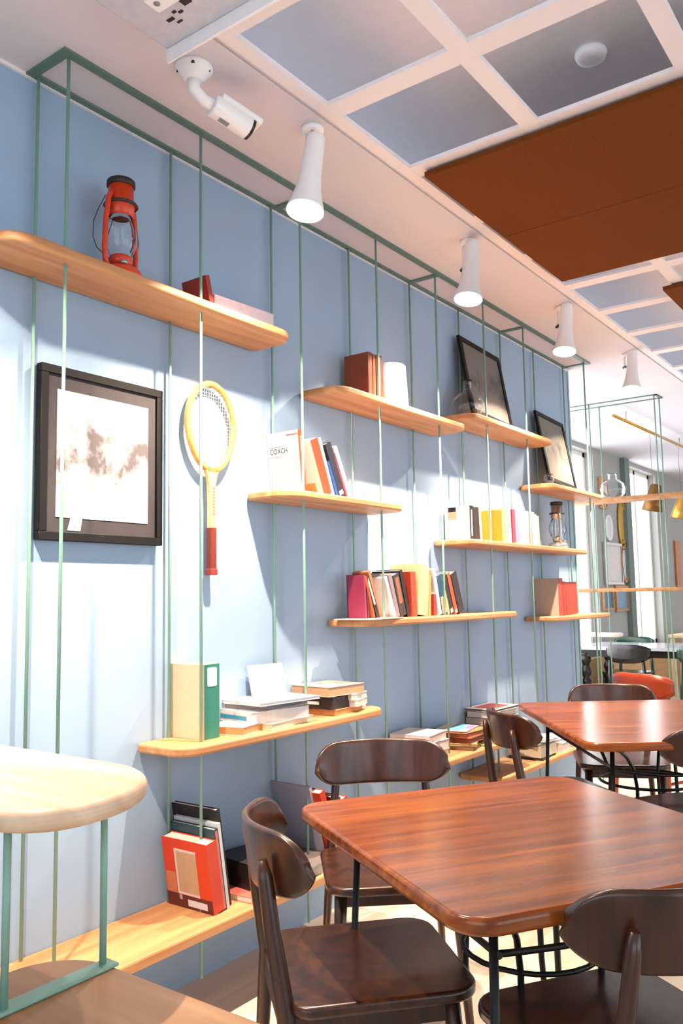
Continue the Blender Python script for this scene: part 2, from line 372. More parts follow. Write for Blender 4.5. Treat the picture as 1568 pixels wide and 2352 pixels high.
# ------------------------------------------------------------------ projector
pj = tag(empty('projector', (.70, 1.34, ZC)), 'white ceiling projector with a ported underside at the top edge', 'projector')
bm = bmesh.new(); box(bm, -.235, .45, -.22, .205, -.034, -.004); fin('housing', bm, plain('pale grey plastic', (196, 198, 208), .5), pj, bevel=.004)
bm = bmesh.new(); box(bm, -.238, .45, .205, .215, -.074, -.026); fin('front_lip', bm, M_WHITE, pj, bevel=.002, seg=1)
bm = bmesh.new(); box(bm, -.120, .075, .02, .075, -.052, -.040); fin('bracket_plate', bm, M_WHITE, pj, bevel=.002, seg=1)
for k, (a, b, rr) in enumerate(((-.095, .045, .009), (-.02, .045, .009))):
    bm = bmesh.new(); lathe(bm, [(0, -.0535), (rr, -.0535), (rr, -.0515), (0, -.0515)], 16, Matrix.Translation((a, b, 0)), caps=False); fin('hole', bm, paint((150, 152, 160)), pj)
for k, (a, b, sx, sy) in enumerate(((-.13, .125, .012, .005), (-.10, .11, .006, .004), (-.115, .145, .009, .003), (-.085, .12, .007, .004), (-.045, .10, .014, .011), (-.005, .075, .010, .004), (.03, .09, .008, .004), (.075, .10, .010, .004), (.12, .10, .010, .004))):
    bm = bmesh.new(); box(bm, a-sx, a+sx, b-sy, b+sy, -.0365, -.0335); fin('port', bm, M_BLACK, pj)
bm = bmesh.new(); tube(bm, [(.1, .1, 0), (.1, .1, -.04)], .03, 16); fin('mount', bm, M_WHITE, pj)

# ------------------------------------------------------------------ books
def book(y0, z, th, h, lean, d, cover, label, xs=.165, spine=None, group=None, name='book', pages=M_PAPER, title=None, extra=None, side=None):
    """standing at right angles to the wall, spine towards the room; leans towards -y"""
    r = tag(empty(name, (xs, y0, z), rot=(R(lean), 0, R(random.uniform(-1.2, 1.2)))), label, 'book', group)
    if lean < 0: # rests on the other bottom edge
        r.location.z += math.sin(R(-lean))*th
    th = max(th, .006); c = .0025
    bm = bmesh.new()
    box(bm, -d, 0, 0, c, 0, h); box(bm, -d, 0, th-c, th, 0, h); box(bm, -c, 0, c, th-c, 0, h)
    for f in bm.faces:
        n = f.calc_center_median()
        if n.x > -.0035 and abs(f.normal.x) > .5: f.material_index = 1
    bmesh.ops.recalc_face_normals(bm, faces=bm.faces[:])
    for f in bm.faces:
        cm = f.calc_center_median(); f.material_index = 1 if (f.normal.x > .5 and cm.x > -.001) else 0
    fin('cover', bm, [paint(cover), paint(spine or cover)], r)
    bm = bmesh.new(); box(bm, -d+.004, -c, c, th-c, .003, h-.003); fin('pages', bm, pages, r)
    if title:
        col, a, b_, wd = title
        bm = bmesh.new(); box(bm, 0, .0006, th*wd, th*(1-wd), h*a, h*b_); fin('spine_title', bm, paint(col), r)
    if extra: extra(r, d, th, h)
    return r
def flat_book(x, y, z, lx, ly, t, cover, label, rz=0, edge=None, group=None, name='book', cat='book', top=None, tilt=0):
    r = tag(empty(name, (x, y, z), rot=(tilt, 0, R(rz))), label, cat, group); c = min(.002, t*.2)
    bm = bmesh.new(); box(bm, -lx/2, lx/2, -ly/2, ly/2, 0, c); box(bm, -lx/2, lx/2, -ly/2, ly/2, t-c, t); box(bm, -lx/2, -lx/2+c, -ly/2, ly/2, c, t-c)
    fin('cover', bm, paint(cover), r, bevel=.0006, seg=1)
    bm = bmesh.new(); box(bm, -lx/2+c, lx/2-.002, -ly/2+.002, ly/2-.002, c, t-c); fin('pages', bm, paint(edge) if edge else M_PAPER, r)
    if top:
        for (col, a0, a1, b0, b1) in top:
            bm = bmesh.new(); box(bm, -lx/2+lx*a0, -lx/2+lx*a1, -ly/2+ly*b0, -ly/2+ly*b1, t, t+.0005); fin('printed_patch', bm, paint(col), r)
    return r
# --- shelf with COACH
def coach(r, d, th, h):
    M = Matrix.Translation((-d+.012, -.0004, h*.66)) @ Matrix.Rotation(R(90), 4, 'X')
    textpart('title', 'COACH', .030, paint((30, 30, 32)), r, M @ Matrix.Scale(.85, 4, (1, 0, 0)))
    for (a0, a1, b0, b1, col) in ((.05, .45, .765, .772, (120, 120, 124)), (.03, .48, .61, .614, (170, 90, 70)), (.62, .99, .93, .945, (190, 60, 40)), (.74, .99, .018, .03, (190, 60, 40))):
        bm = bmesh.new(); box(bm, -d+d*a0, -d+d*a1, -.0008, -.0001, h*b0, h*b1); fin('printed_line', bm, paint(col), r)
    for k in range(16):
        bm = bmesh.new(); box(bm, -d+d*.08, -d*(.06+.12*random.random()), -.0006, -.0001, h*(.56-.029*k), h*(.566-.029*k)); fin('text_line', bm, paint((206, 200, 198)), r)
G = 'books on the COACH shelf'
book(2.511, 1.697, .028, .249, 5.6, .162, (216, 208, 206), 'white paperback with orange spine lettered COACH on its cover', spine=(226, 78, 34), group=G, extra=coach, title=((246, 200, 180), .62, .9, .42))
def art(r, d, th, h):
    bm = bmesh.new(); box(bm, -d*.6, -d*.2, -.0007, -.0001, h*.03, h*.25); fin('printed_patch', bm, paint((206, 150, 90)), r)
book(2.653, 1.697, .052, .232, 23, .150, (238, 226, 218), 'thick orange spined book leaning beside the COACH book', spine=(222, 72, 30), group=G, extra=art)
book(2.716, 1.697, .010, .251, 21.7, .150, (244, 240, 240), 'thin white book rising behind the thick orange spine', group=G)
book(2.736, 1.697, .016, .155, 22.4, .150, (42, 84, 160), 'short bright blue book between white and navy books', group=G)
book(2.757, 1.697, .040, .232, 24.5, .150, (30, 34, 54), 'navy black book leaning on the blue one', group=G, title=((226, 216, 224), .04, .12, .15))
book(2.805, 1.697, .010, .200, 25.2, .150, (176, 56, 70), 'slim dark red book behind the navy one', group=G)
book(2.822, 1.697, .024, .232, 27, .150, (240, 240, 244), 'last white book leaning at the right of the COACH row', group=G)
# --- shelf with brown leather books and canister
G = 'brown leather books'
book(2.985, 2.16, .031, .211, 0, .131, (136, 64, 32), 'wide brown leather book, leftmost beside the white canister', spine=(120, 50, 26), group=G, title=((170, 92, 50), .1, .9, .42))
book(3.020, 2.16, .034, .208, -1, .135, (124, 52, 26), 'second brown leather book with gilt spine lines', group=G, title=((190, 120, 60), .08, .92, .40))
book(3.058, 2.16, .030, .214, -1.5, .135, (96, 40, 24), 'dark brown leather book touching the white canister', group=G, title=((176, 116, 60), .05, .95, .42))
cn = tag(empty('canister', (.112, 3.235, 2.16)), 'white tapered round canister beside the brown leather books', 'canister')
bm = bmesh.new(); lathe(bm, [(0, 0), (.086, 0), (.0885, .006), (.078, .20), (.076, .205), (.074, .2)], 40, caps=False); fin('body', bm, paint((232, 228, 232)), cn)
bm = bmesh.new(); lathe(bm, [(.074, .199), (.07, .208), (0, .210)], 40, caps=False); fin('lid', bm, paint((236, 232, 236)), cn)
# --- glass flask
fl = tag(empty('flask', (.125, 3.99, 2.243)), 'round clear glass flask with short neck in front of the leaning picture', 'glass flask')
prof = [(.028, 0), (.05, .004), (.08, .03), (.089, .065), (.078, .105), (.048, .133), (.026, .147), (.021, .165), (.021, .192), (.030, .204)]
inn = [(r_-.0025, z_+.001) for r_, z_ in reversed(prof[1:])]+[(.026, .006), (0, .006)]
bm = bmesh.new(); lathe(bm, [(0, 0)]+prof+inn, 40, caps=False); fin('vessel', bm, M_GLASS, fl)
# --- pictures
def print_mat(name, light, dark, seed, trunk=0):
    m, nt, b = newmat(name); L = nt.links.new; tc = nt.nodes.new('ShaderNodeTexCoord')
    mp = nt.nodes.new('ShaderNodeMapping'); mp.inputs['Location'].default_value = (seed, seed*2, 0); mp.inputs['Scale'].default_value = (1, 1, .7); L(tc.outputs['Object'], mp.inputs[0])
    n = nt.nodes.new('ShaderNodeTexNoise'); n.inputs['Scale'].default_value = 9; n.inputs['Detail'].default_value = 9; n.inputs['Roughness'].default_value = .62; L(mp.outputs[0], n.inputs['Vector'])
    cr = nt.nodes.new('ShaderNodeValToRGB'); e = cr.color_ramp.elements
    e[0].position = .36; e[0].color = s2l(dark); e[1].position = .56; e[1].color = s2l(light)
    sep = nt.nodes.new('ShaderNodeSeparateXYZ'); L(tc.outputs['Object'], sep.inputs[0])
    # picture motif: pale sky at the top, dark tree band in the middle, snow below
    ma = nt.nodes.new('ShaderNodeMapRange'); ma.inputs['From Min'].default_value = -.22; ma.inputs['From Max'].default_value = .22; L(sep.outputs['Z'], ma.inputs[0])
    rp = nt.nodes.new('ShaderNodeValToRGB'); q = rp.color_ramp.elements; q[0].position = 0; q[0].color = (.72, .72, .72, 1); q[1].position = 1; q[1].color = (.95, .95, .95, 1)
    for ps, v in ((.28, .58), (.45, .47), (.62, .49), (.80, .62)): el = q.new(ps); el.color = (v, v, v, 1)
    L(ma.outputs[0], rp.inputs[0])
    ad = nt.nodes.new('ShaderNodeMath'); ad.operation = 'ADD'; L(n.outputs['Fac'], ad.inputs[0]); L(rp.outputs[0], ad.inputs[1])
    sb = nt.nodes.new('ShaderNodeMath'); sb.operation = 'SUBTRACT'; sb.inputs[1].default_value = .50 if not trunk else .56; L(ad.outputs[0], sb.inputs[0]); L(sb.outputs[0], cr.inputs[0])
    L(cr.outputs[0], b.inputs['Base Color']); b.inputs['Roughness'].default_value = .5; return m
def picture(name, label, loc, rot, W, H, fw_, dep, mat_w, prm, matc=(78, 68, 68), group=None, recess=.006, framemat=None):
    """picture in its local YZ plane, front facing +x, centre at origin"""
    r = tag(empty(name, loc, rot=rot), label, 'picture', group); bm = bmesh.new()
    a, b = W/2, H/2
    box(bm, 0, dep, -a, a, -b, -b+fw_); box(bm, 0, dep, -a, a, b-fw_, b); box(bm, 0, dep, -a, -a+fw_, -b+fw_, b-fw_); box(bm, 0, dep, a-fw_, a, -b+fw_, b-fw_)
    fin('frame', bm, framemat or M_DARKFRAME, r, bevel=.0015, seg=1)
    bm = bmesh.new(); box(bm, 0, dep-recess-.002, -a+fw_, a-fw_, -b+fw_, b-fw_); fin('mat_board', bm, plain('mat %d %d %d' % matc, matc, .7, var=.15, scale=10), r)
    a2, b2 = a-fw_-mat_w[0], b-fw_-mat_w[1]
    bm = bmesh.new(); box(bm, dep-recess-.002, dep-recess, -a2, a2, -b2, b2); fin('print', bm, prm, r); return r
P1 = picture('framed_picture', 'large black framed monochrome birch forest print with white snow, left on the blue wall', (.004, 1.682, 1.742), (0, 0, 0), .475, .535, .026, .028, (.034, .045),
             print_mat('birch forest print', (208, 202, 206), (92, 86, 90), 3.1, 1), (52, 47, 50))
# birch trunks of the print as thin printed shapes
def ribbon(bm_, pts, ws, x, nm='birch_trunk', mt=None):
    bm = bmesh.new()
    L_ = []
    for (y, z), wd in zip(pts, ws): L_.append((bm.verts.new((x, y-wd, z)), bm.verts.new((x, y+wd, z))))
    for a, b in zip(L_, L_[1:]): bm.faces.new((a[0], a[1], b[1], b[0]))
    fin(nm, bm, mt or paint((238, 236, 238)), P1)
bm = None
ribbon(bm, [(-.130, .13), (-.118, .09), (-.122, .05), (-.108, .02), (-.093, -.02), (-.083, -.06), (-.085, -.10), (-.096, -.17)], [.002, .005, .006, .007, .008, .009, .012, .016], .0212)
ribbon(bm, [(-.098, .04), (-.085, .0), (-.073, -.04)], [.004, .003, .002], .0212)
ribbon(bm, [(.105, .02), (.103, -.03), (.115, -.08), (.122, -.13)], [.002, .0035, .004, .003], .0212)
ribbon(bm, [(.125, .03), (.122, -.03), (.130, -.08), (.133, -.12)], [.002, .003, .004, .003], .0212)
ribbon(bm, [(-.055, .12), (-.055, .04), (-.06, -.02)], [.001, .002, .003], .0212)
ribbon(bm, [(-.10, -.165), (-.105, -.205), (-.112, -.235)], [.02, .022, .024], .0214)
for pts in ([(-.150, .17), (-.138, .13), (-.130, .10)], [(-.118, .16), (-.130, .13)], [(.085, .13), (.075, .09), (.085, .06)], [(.13, .14), (.118, .10), (.12, .05)], [(.15, .10), (.147, 0), (.15, -.06)], [(-.105, -.17), (-.108, -.235)], [(-.092, -.17), (-.09, -.235)], [(.05, -.10), (.09, -.11), (.12, -.125)], [(.02, -.12), (.015, -.16), (.025, -.19)]):
    ribbon(bm, pts, [.0008]*len(pts), .0216, 'twig', paint((96, 90, 92)))
picture('framed_picture', 'dark framed grey print leaning on the wall behind the round glass flask', (.075, 4.30, 2.495), (R(-3), R(-11), 0), .50, .47, .030, .018, (.001, .001), print_mat('dark grey print', (104, 102, 98), (58, 56, 52), 8.4), (60, 56, 54))
picture('framed_picture', 'smaller dark framed grey print leaning above the chrome lantern', (.075, 5.31, 2.235), (R(-3), R(-11), 0), .46, .49, .028, .018, (.001, .001), print_mat('grey print by the wall end', (100, 97, 90), (56, 54, 50), 15.2), (60, 56, 54))
# small jar and wooden bowl on that shelf
jr = tag(empty('jar', (.14, 5.03, 1.972)), 'small clear glass jar in front of the smaller leaning picture', 'jar')
bm = bmesh.new(); lathe(bm, [(0, 0), (.032, 0), (.034, .01), (.034, .055), (.028, .065), (.028, .075), (.026, .075), (.026, .064), (.031, .054), (.031, .006), (0, .005)], 24, caps=False); fin('vessel', bm, M_GLASS, jr)
bm = bmesh.new(); lathe(bm, [(0, .006), (.029, .006), (.029, .03), (0, .03)], 20, caps=False); fin('contents', bm, paint((150, 160, 150)), jr)
bm = bmesh.new(); lathe(bm, [(0, 0), (.02, 0), (.034, .02), (.038, .034), (.034, .034), (.028, .02), (0, .006)], 24, caps=False)
o = tag(fin('bowl', bm, M_OAK, loc=(.12, 5.62, 1.972)), 'tiny brown wooden bowl at the shelf end by the wall corner', 'bowl')
# --- lanterns
def lantern(name, loc, S, enamel, label, rz=0, tank=None):
    r = tag(empty(name, loc, rz), label, 'lantern')
    def Q(n, fn, mat, **k):
        bm = bmesh.new(); fn(bm); o = fin(n, bm, mat, r, **k); o.scale = (S, S, S); return o
    Q('fuel_tank', lambda b: lathe(b, [(0, 0), (.060, 0), (.063, .006), (.062, .022), (.055, .036), (.036, .044), (.02, .046), (0, .046)], 36, caps=False), tank or enamel)
    Q('filler_cap', lambda b: lathe(b, [(0, 0), (.011, 0), (.011, .010), (0, .012)], 16, Matrix.Translation((.036, -.024, .04)), caps=False), M_CHROME)
    Q('burner', lambda b: lathe(b, [(.02, .044), (.032, .052), (.034, .066), (.030, .076), (.012, .084), (0, .086)], 28, caps=False), enamel)
    Q('glass_globe', lambda b: lathe(b, [(.030, .078), (.038, .090), (.047, .118), (.046, .140), (.036, .175), (.030, .196), (.0285, .196), (.0345, .174), (.0445, .14), (.0455, .118), (.0365, .092), (.029, .08)], 36, caps=False), M_GLASS)
    Q('chimney', lambda b: lathe(b, [(.033, .192), (.038, .198), (.038, .222), (.046, .226), (.046, .230), (.036, .236), (.036, .282), (.030, .284)], 32, caps=False), enamel)
    Q('chimney_rim', lambda b: lathe(b, [(.037, .282), (.040, .284), (.040, .298), (.036, .302), (.020, .304), (0, .304)], 32, caps=False), M_SOOT)
    Q('chimney_collar', lambda b: lathe(b, [(.044, .222), (.049, .226), (.0465, .231)], 32, caps=False), M_SOOT)
    for s in (-1, 1):
        Q('side_tube', lambda b: tube(b, [(0, s*.046, .028), (0, s*.058, .05), (0, s*.062, .09), (0, s*.058, .17), (0, s*.048, .235), (0, s*.036, .262)], [.009, .009, .0085, .0085, .009, .010], 14, flat=.8), enamel)
        Q('guard_wire', lambda b: tube(b, [(s*.03, 0, .20), (s*.052, 0, .15), (s*.055, 0, .115), (s*.036, 0, .082)], .0014, 6), M_SOOT)
    Q('bail_handle', lambda b: tube(b, [(0, -.060, .235), (-.01, -.078, .19), (-.015, -.090, .15), (-.018, -.088, .11), (-.02, -.072, .085), (-.021, -.03, .07), (-.021, .03, .07), (-.02, .072, .085), (-.018, .088, .11), (-.015, .090, .15), (-.01, .078, .19), (0, .060, .235)], .0013, 6), M_SOOT)
    return r
lantern('oil_lantern', (.115, 1.665, 2.298), 1.13, M_REDENAMEL, 'red enamel oil lantern with glass globe on the upper left shelf', rz=R(8))
lantern('oil_lantern', (.120, 5.19, 1.575), 1.02, M_CHROME, 'dark chrome oil lantern at the end of the yellow book row', rz=R(40))
# --- pink thing on the lantern shelf
book(2.02, 2.298, .020, .120, 14, .12, (150, 52, 40), 'small dark red book end beside the pale pink book', group='books beside the red lantern')
flat_book(.085, 2.215, 2.298, .13, .30, .075, (240, 230, 242), 'thick pale pink book lying near the right end of the lantern shelf', rz=-4, group='books beside the red lantern', edge=(238, 226, 238))
# --- row E
G = 'books in the row with the yellow book'; Z = 1.575
def portrait(r, d, th, h):
    for (a0, a1, b0, b1, col) in ((.14, .48, .62, .97, (196, 160, 130)), (.16, .46, .84, .97, (66, 48, 44)), (.38, .47, .66, .86, (84, 60, 52)), (.1, .5, .5, .56, (214, 202, 196))):
        bm = bmesh.new(); box(bm, -d+d*a0, -d+d*a1, -.0009-.0002*b1, -.0001, h*b0, h*b1); fin('portrait_print', bm, paint(col), r)
book(3.893, Z, .046, .182, 0, .148, (232, 218, 216), 'white book with a small portrait photo on its cover', spine=(34, 28, 26), group=G, extra=portrait, title=((230, 226, 222), .12, .88, .36))
book(3.945, Z, .058, .176, 3, .150, (52, 34, 28), 'dark brown book right of the portrait cover', group=G)
book(4.010, Z, .022, .184, 4, .150, (226, 212, 210), 'thin white book before the yellow one', group=G)
def yellow(r, d, th, h):
    bm = bmesh.new(); box(bm, -d, -d*.18, -.0008, -.0001, h*.02, h*.94); fin('printed_patch', bm, paint((232, 178, 40)), r)
    bm = bmesh.new(); box(bm, -d*.62, -d*.55, -.0012, -.0006, h*.6, h*.72); fin('printed_figure', bm, paint((60, 50, 34)), r)
book(4.340, Z, .057, .205, 1.5, .172, (240, 226, 190), 'large bright yellow book with cream spine on the middle shelf', group=G, extra=yellow, spine=(238, 228, 214))
cols = [((206, 66, 88), 'pinkish red book right of the yellow one', .200, 4.412, .040), ((226, 214, 222), 'pale white book after the pinkish red one', .190, 4.456, .016), ((140, 136, 196), 'lilac blue book in the row with the yellow book', .193, 4.476, .026),
        ((236, 226, 232), 'white book after the lilac one', .190, 4.506, .032), ((216, 190, 196), 'wide pale pink book in the row with the yellow book', .200, 4.545, .060), ((196, 176, 180), 'greyish pink book beside the dark thin one', .204, 4.612, .040),
        ((70, 52, 46), 'thin dark brown book near the chrome lantern', .190, 4.660, .022), ((238, 214, 186), 'cream book near the chrome lantern', .204, 4.690, .034), ((228, 206, 204), 'pale rose book near the chrome lantern', .192, 4.730, .030), ((180, 160, 164), 'last greyish book before the chrome lantern', .185, 4.766, .028)]
for c, lb, h, y, th in cols: book(y, Z, th, h, random.uniform(0, 1.5), .150, c, lb, group=G)
# --- row F
G = 'books in the long leaning row'; Z = 1.195
flat_book(.145, 2.985, Z, .175, .30, .004, (240, 238, 236), 'white paper sheet pile at the left end of the long book row', rz=4, name='paper_sheets', cat='paper')
Z2 = Z+.0045
rowF = [(2.942, .012, .186, 2, (84, 22, 22), 'dark red book leftmost in the long leaning row', .107, None, Z2), (2.925, .012, .184, 3, (150, 44, 76), 'magenta pink book in the long leaning row', .088, None, Z2),
 (2.985, .014, .186, 20, (212, 84, 34), 'orange book leaning on the magenta one', .08, None, Z2), (3.012, .020, .194, 24, (40, 30, 28), 'black book with small white text leaning on the orange one', .085, (214, 206, 200), Z2),
 (3.038, .016, .215, 24, (196, 120, 76), 'tan topped book behind the black text book', .085, None, Z2), (3.148, .020, .190, 22, (234, 228, 226), 'white leaning book in front of the grey mauve one', .15, None, Z),
 (3.172, .026, .200, 19, (150, 134, 142), 'grey mauve book in the long leaning row', .15, None, Z), (3.204, .050, .196, 18, (64, 48, 42), 'black book with a brown patterned spine and white corner', .155, (160, 104, 72), Z),
 (3.262, .024, .218, 17, (26, 20, 22), 'tall black book behind the patterned spine', .15, None, Z)]
for (y, th, h, ln, c, lb, d, tt, zz) in rowF: book(y, zz, th, h, ln, d, c, lb, group=G, title=(tt, .3, .92, .2) if tt else None)
book(3.300, Z, .046, .206, 2, .15, (214, 74, 46), 'red orange book left of the tall cream book', group=G)
book(3.352, Z, .086, .238, -6, .16, (232, 206, 150), 'tall cream book in the middle of the long row', group=G)
book(3.446, Z, .024, .195, -3, .15, (206, 160, 96), 'thin tan book right of the tall cream one', group=G)
book(3.500, Z, .020, .10, 0, .12, (160, 60, 44), 'tiny red book low between cream and white books', group=G)
book(3.545, Z, .030, .226, 14, .15, (238, 236, 240), 'white book leaning right of the tall cream one', group=G)
book(3.580, Z, .050, .195, 13, .15, (52, 92, 124), 'blue book with pale lower half in the long row', group=G, title=((214, 190, 160), .03, .45, .06))
book(3.634, Z, .020, .200, 15, .15, (206, 190, 130), 'olive cream thin book after the blue one', group=G)
book(3.662, Z, .036, .211, 22, .15, (34, 26, 26), 'black book with white spine marks, third from the right end', group=G, title=((226, 216, 206), .02, .12, .15))
book(3.708, Z, .030, .213, 21, .15, (206, 84, 44), 'narrow orange book second from the right end', group=G, title=((240, 220, 200), .02, .1, .15))
book(3.748, Z, .058, .212, 21, .15, (38, 24, 22), 'dark brown book at the right end of the long leaning row', group=G)
# --- row G
G = 'books near the wall end'; Z = 1.150
book(5.044, Z, .072, .236, 0, .160, (196, 176, 156), 'beige covered book with red brown spine near the wall end', spine=(176, 62, 34), group=G)
book(5.128, Z, .040, .215, 0, .150, (168, 54, 30), 'brick red book between the beige cover and bright red book', group=G)
book(5.180, Z, .190, .205, 3, .160, (214, 58, 30), 'thick bright red book nearest the wall corner', group=G)
# --- shelf H
Z = .830; G = 'binders and papers on the binder shelf'
def lab(r, d, th, h):
    bm = bmesh.new(); prism(bm, rrect(th*.18, th*.82, h*.70, h*.955, .006, 4), 0, .001, M=Matrix.Translation((.0001, 0, 0)) @ Matrix(((0, 0, 1, 0), (1, 0, 0, 0), (0, 1, 0, 0), (0, 0, 0, 1)))); fin('spine_label', bm, paint((232, 238, 240)), r)
    bm = bmesh.new(); box(bm, -d, -d*.13, -.0009, 0, 0.0, h*.995); fin('cover_cloth', bm, paint((226, 214, 176)), r)
book(1.985, Z, .071, .245, 0, .190, (222, 208, 164), 'beige lever binder with sea green spine and white label', spine=(44, 130, 110), group=G, extra=lab, name='binder')
flat_book(.125, 2.175, Z, .15, .16, .028, (232, 226, 222), 'small white book with tan page edge beside the green binder', rz=14, edge=(214, 160, 104), group=G)
flat_book(.115, 2.375, Z, .195, .27, .022, (236, 214, 170), 'cream book lowest in the middle pile on the binder shelf', rz=6, edge=(238, 222, 190), group=G)
flat_book(.105, 2.345, Z+.022, .20, .27, .042, (236, 232, 228), 'thick white book with a blue band on its spine in the middle pile', rz=-10, edge=(232, 226, 222), group=G)
bm = bmesh.new(); box(bm, -.095, .07, -.1362, -.1356, .012, .026); pb = fin('blue_band', bm, paint((44, 140, 180))); pb.parent = [o for o in bpy.data.objects if o.get('label', '').startswith('thick white book with a blue band')][0]
flat_book(.100, 2.365, Z+.064, .19, .26, .020, (222, 222, 226), 'light grey book under the topmost magazine', rz=3, edge=(120, 118, 122), group=G)
flat_book(.110, 2.375, Z+.084, .225, .30, .012, (214, 216, 226), 'thin pale grey magazine topmost on the middle pile', rz=-6, edge=(236, 236, 240), group=G, name='magazine', cat='magazine', top=[((196, 200, 210), .3, .7, .3, .34), ((196, 200, 210), .3, .34, .3, .6), ((196, 200, 210), .5, .8, .6, .64)])
# upright white card
r = tag(empty('paper_sign', (.075, 2.435, Z), rot=(0, R(-14), R(-6))), 'upright white paper card behind the magazine pile', 'paper')
bm = bmesh.new(); box(bm, 0, .004, -.09, .09, 0, .215); fin('sheet', bm, paint((234, 232, 240)), r, bevel=.0008, seg=1)
for k in range(6):
    bm = bmesh.new(); box(bm, .004, .0045, -.07, .03+.01*(k % 3), .185-.02*k, .187-.02*k); fin('text_line', bm, paint((206, 206, 214)), r)
flat_book(.115, 2.745, Z, .17, .22, .024, (206, 150, 96), 'tan book lowest in the right pile on the binder shelf', rz=8, edge=(206, 146, 84), group=G)
flat_book(.105, 2.700, Z+.024, .19, .15, .048, (30, 24, 24), 'black box with white spine print in the right pile', rz=5, edge=(44, 34, 32), group=G, name='box', cat='box')
bm = bmesh.new(); box(bm, -.03, .03, -.0758, -.0751, .018, .030); pb = fin('spine_print', bm, paint((226, 224, 222))); pb.parent = [o for o in bpy.data.objects if o.get('label', '').startswith('black box with white')][0]
flat_book(.125, 2.80, Z+.024, .18, .13, .026, (230, 222, 224), 'white book right of the black box, lower of two', rz=18, group=G)
flat_book(.125, 2.80, Z+.050, .17, .13, .024, (234, 228, 232), 'white book right of the black box, upper of two', rz=10, group=G)
flat_book(.110, 2.73, Z+.0745, .20, .22, .038, (214, 186, 166), 'pale tan thick book topmost on the right pile', rz=-4, edge=(206, 166, 128), group=G, top=[((176, 96, 96), .25, .4, .4, .5), ((190, 130, 130), .5, .7, .6, .7)])
flat_book(.125, 2.93-.02, Z, .05, .06, .03, (222, 180, 140), 'small tan box at the right tip of the binder shelf', rz=0, group=G, name='box', cat='box')
# --- bench group
Z = .300; G = 'things on the lowest bench'
def redart(r, d, th, h):
    for (a0, a1, b0, b1, col, e) in ((0.0, 1.0, 0.0, .20, (96, 34, 24), .0004), (.26, .74, .20, .86, (228, 206, 200), .0008), (.30, .74, .24, .83, (196, 158, 122), .0012), (.02, .24, .20, .50, (206, 120, 80), .0006), (.46, .88, .045, .14, (230, 222, 226), .0010), (.28, .34, .12, .19, (190, 160, 170), .0010)):
        bm = bmesh.new(); box(bm, -d+d*a0, -d+d*a1, -e, 0, h*b0, h*b1); fin('cover_print', bm, paint(col), r)
book(1.958, Z, .045, .225, 9, .205, (214, 62, 26), 'large red book with a pale framed picture on its cover on the low bench', spine=(206, 70, 50), group=G, xs=.235, extra=redart)
book(2.004, Z, .016, .262, 9, .205, (30, 62, 76), 'dark teal book behind the red framed one', group=G, xs=.230, title=((214, 120, 120), 0.02, .98, .2))
book(2.022, Z, .012, .278, 9, .205, (206, 216, 220), 'pale white blue book behind the teal one', group=G, xs=.230)
book(2.040, Z, .018, .318, 10, .205, (26, 22, 24), 'tallest black book at the back of the leaning bench books', group=G, xs=.215)
flat_book(.155, 2.21, Z, .20, .24, .020, (206, 104, 92), 'pinkish red book lying flat on the low bench', rz=5, group=G)
flat_book(.135, 2.25, Z+.020, .19, .20, .085, (26, 20, 20), 'black box behind the near chair back on the low bench', rz=-6, edge=(30, 24, 24), group=G, name='box', cat='box')
flat_book(.18, 2.52, Z, .20, .22, .030, (236, 232, 230), 'white book lying flat left of the leaning red spine', rz=-12, group=G)
flat_book(.17, 2.50, Z+.03, .20, .24, .012, (120, 110, 108), 'grey brown magazine on the white book of the bench', rz=6, group=G, name='magazine', cat='magazine')
book(2.575, Z, .014, .30, 17, .20, (168, 166, 180), 'pale grey violet picture book leaning near the bench end', group=G, xs=.20)
book(2.600, Z, .030, .285, 20, .20, (206, 56, 26), 'red book with white spine lettering leaning near the bench end', group=G, xs=.235, title=((236, 190, 170), .1, .8, .38))
book(2.690, Z, .016, .24, 18, .20, (110, 50, 28), 'brown book second from the bench end', group=G, xs=.235)
book(2.715, Z, .030, .23, 18, .20, (208, 60, 30), 'last red book at the end of the low bench', group=G, xs=.235)
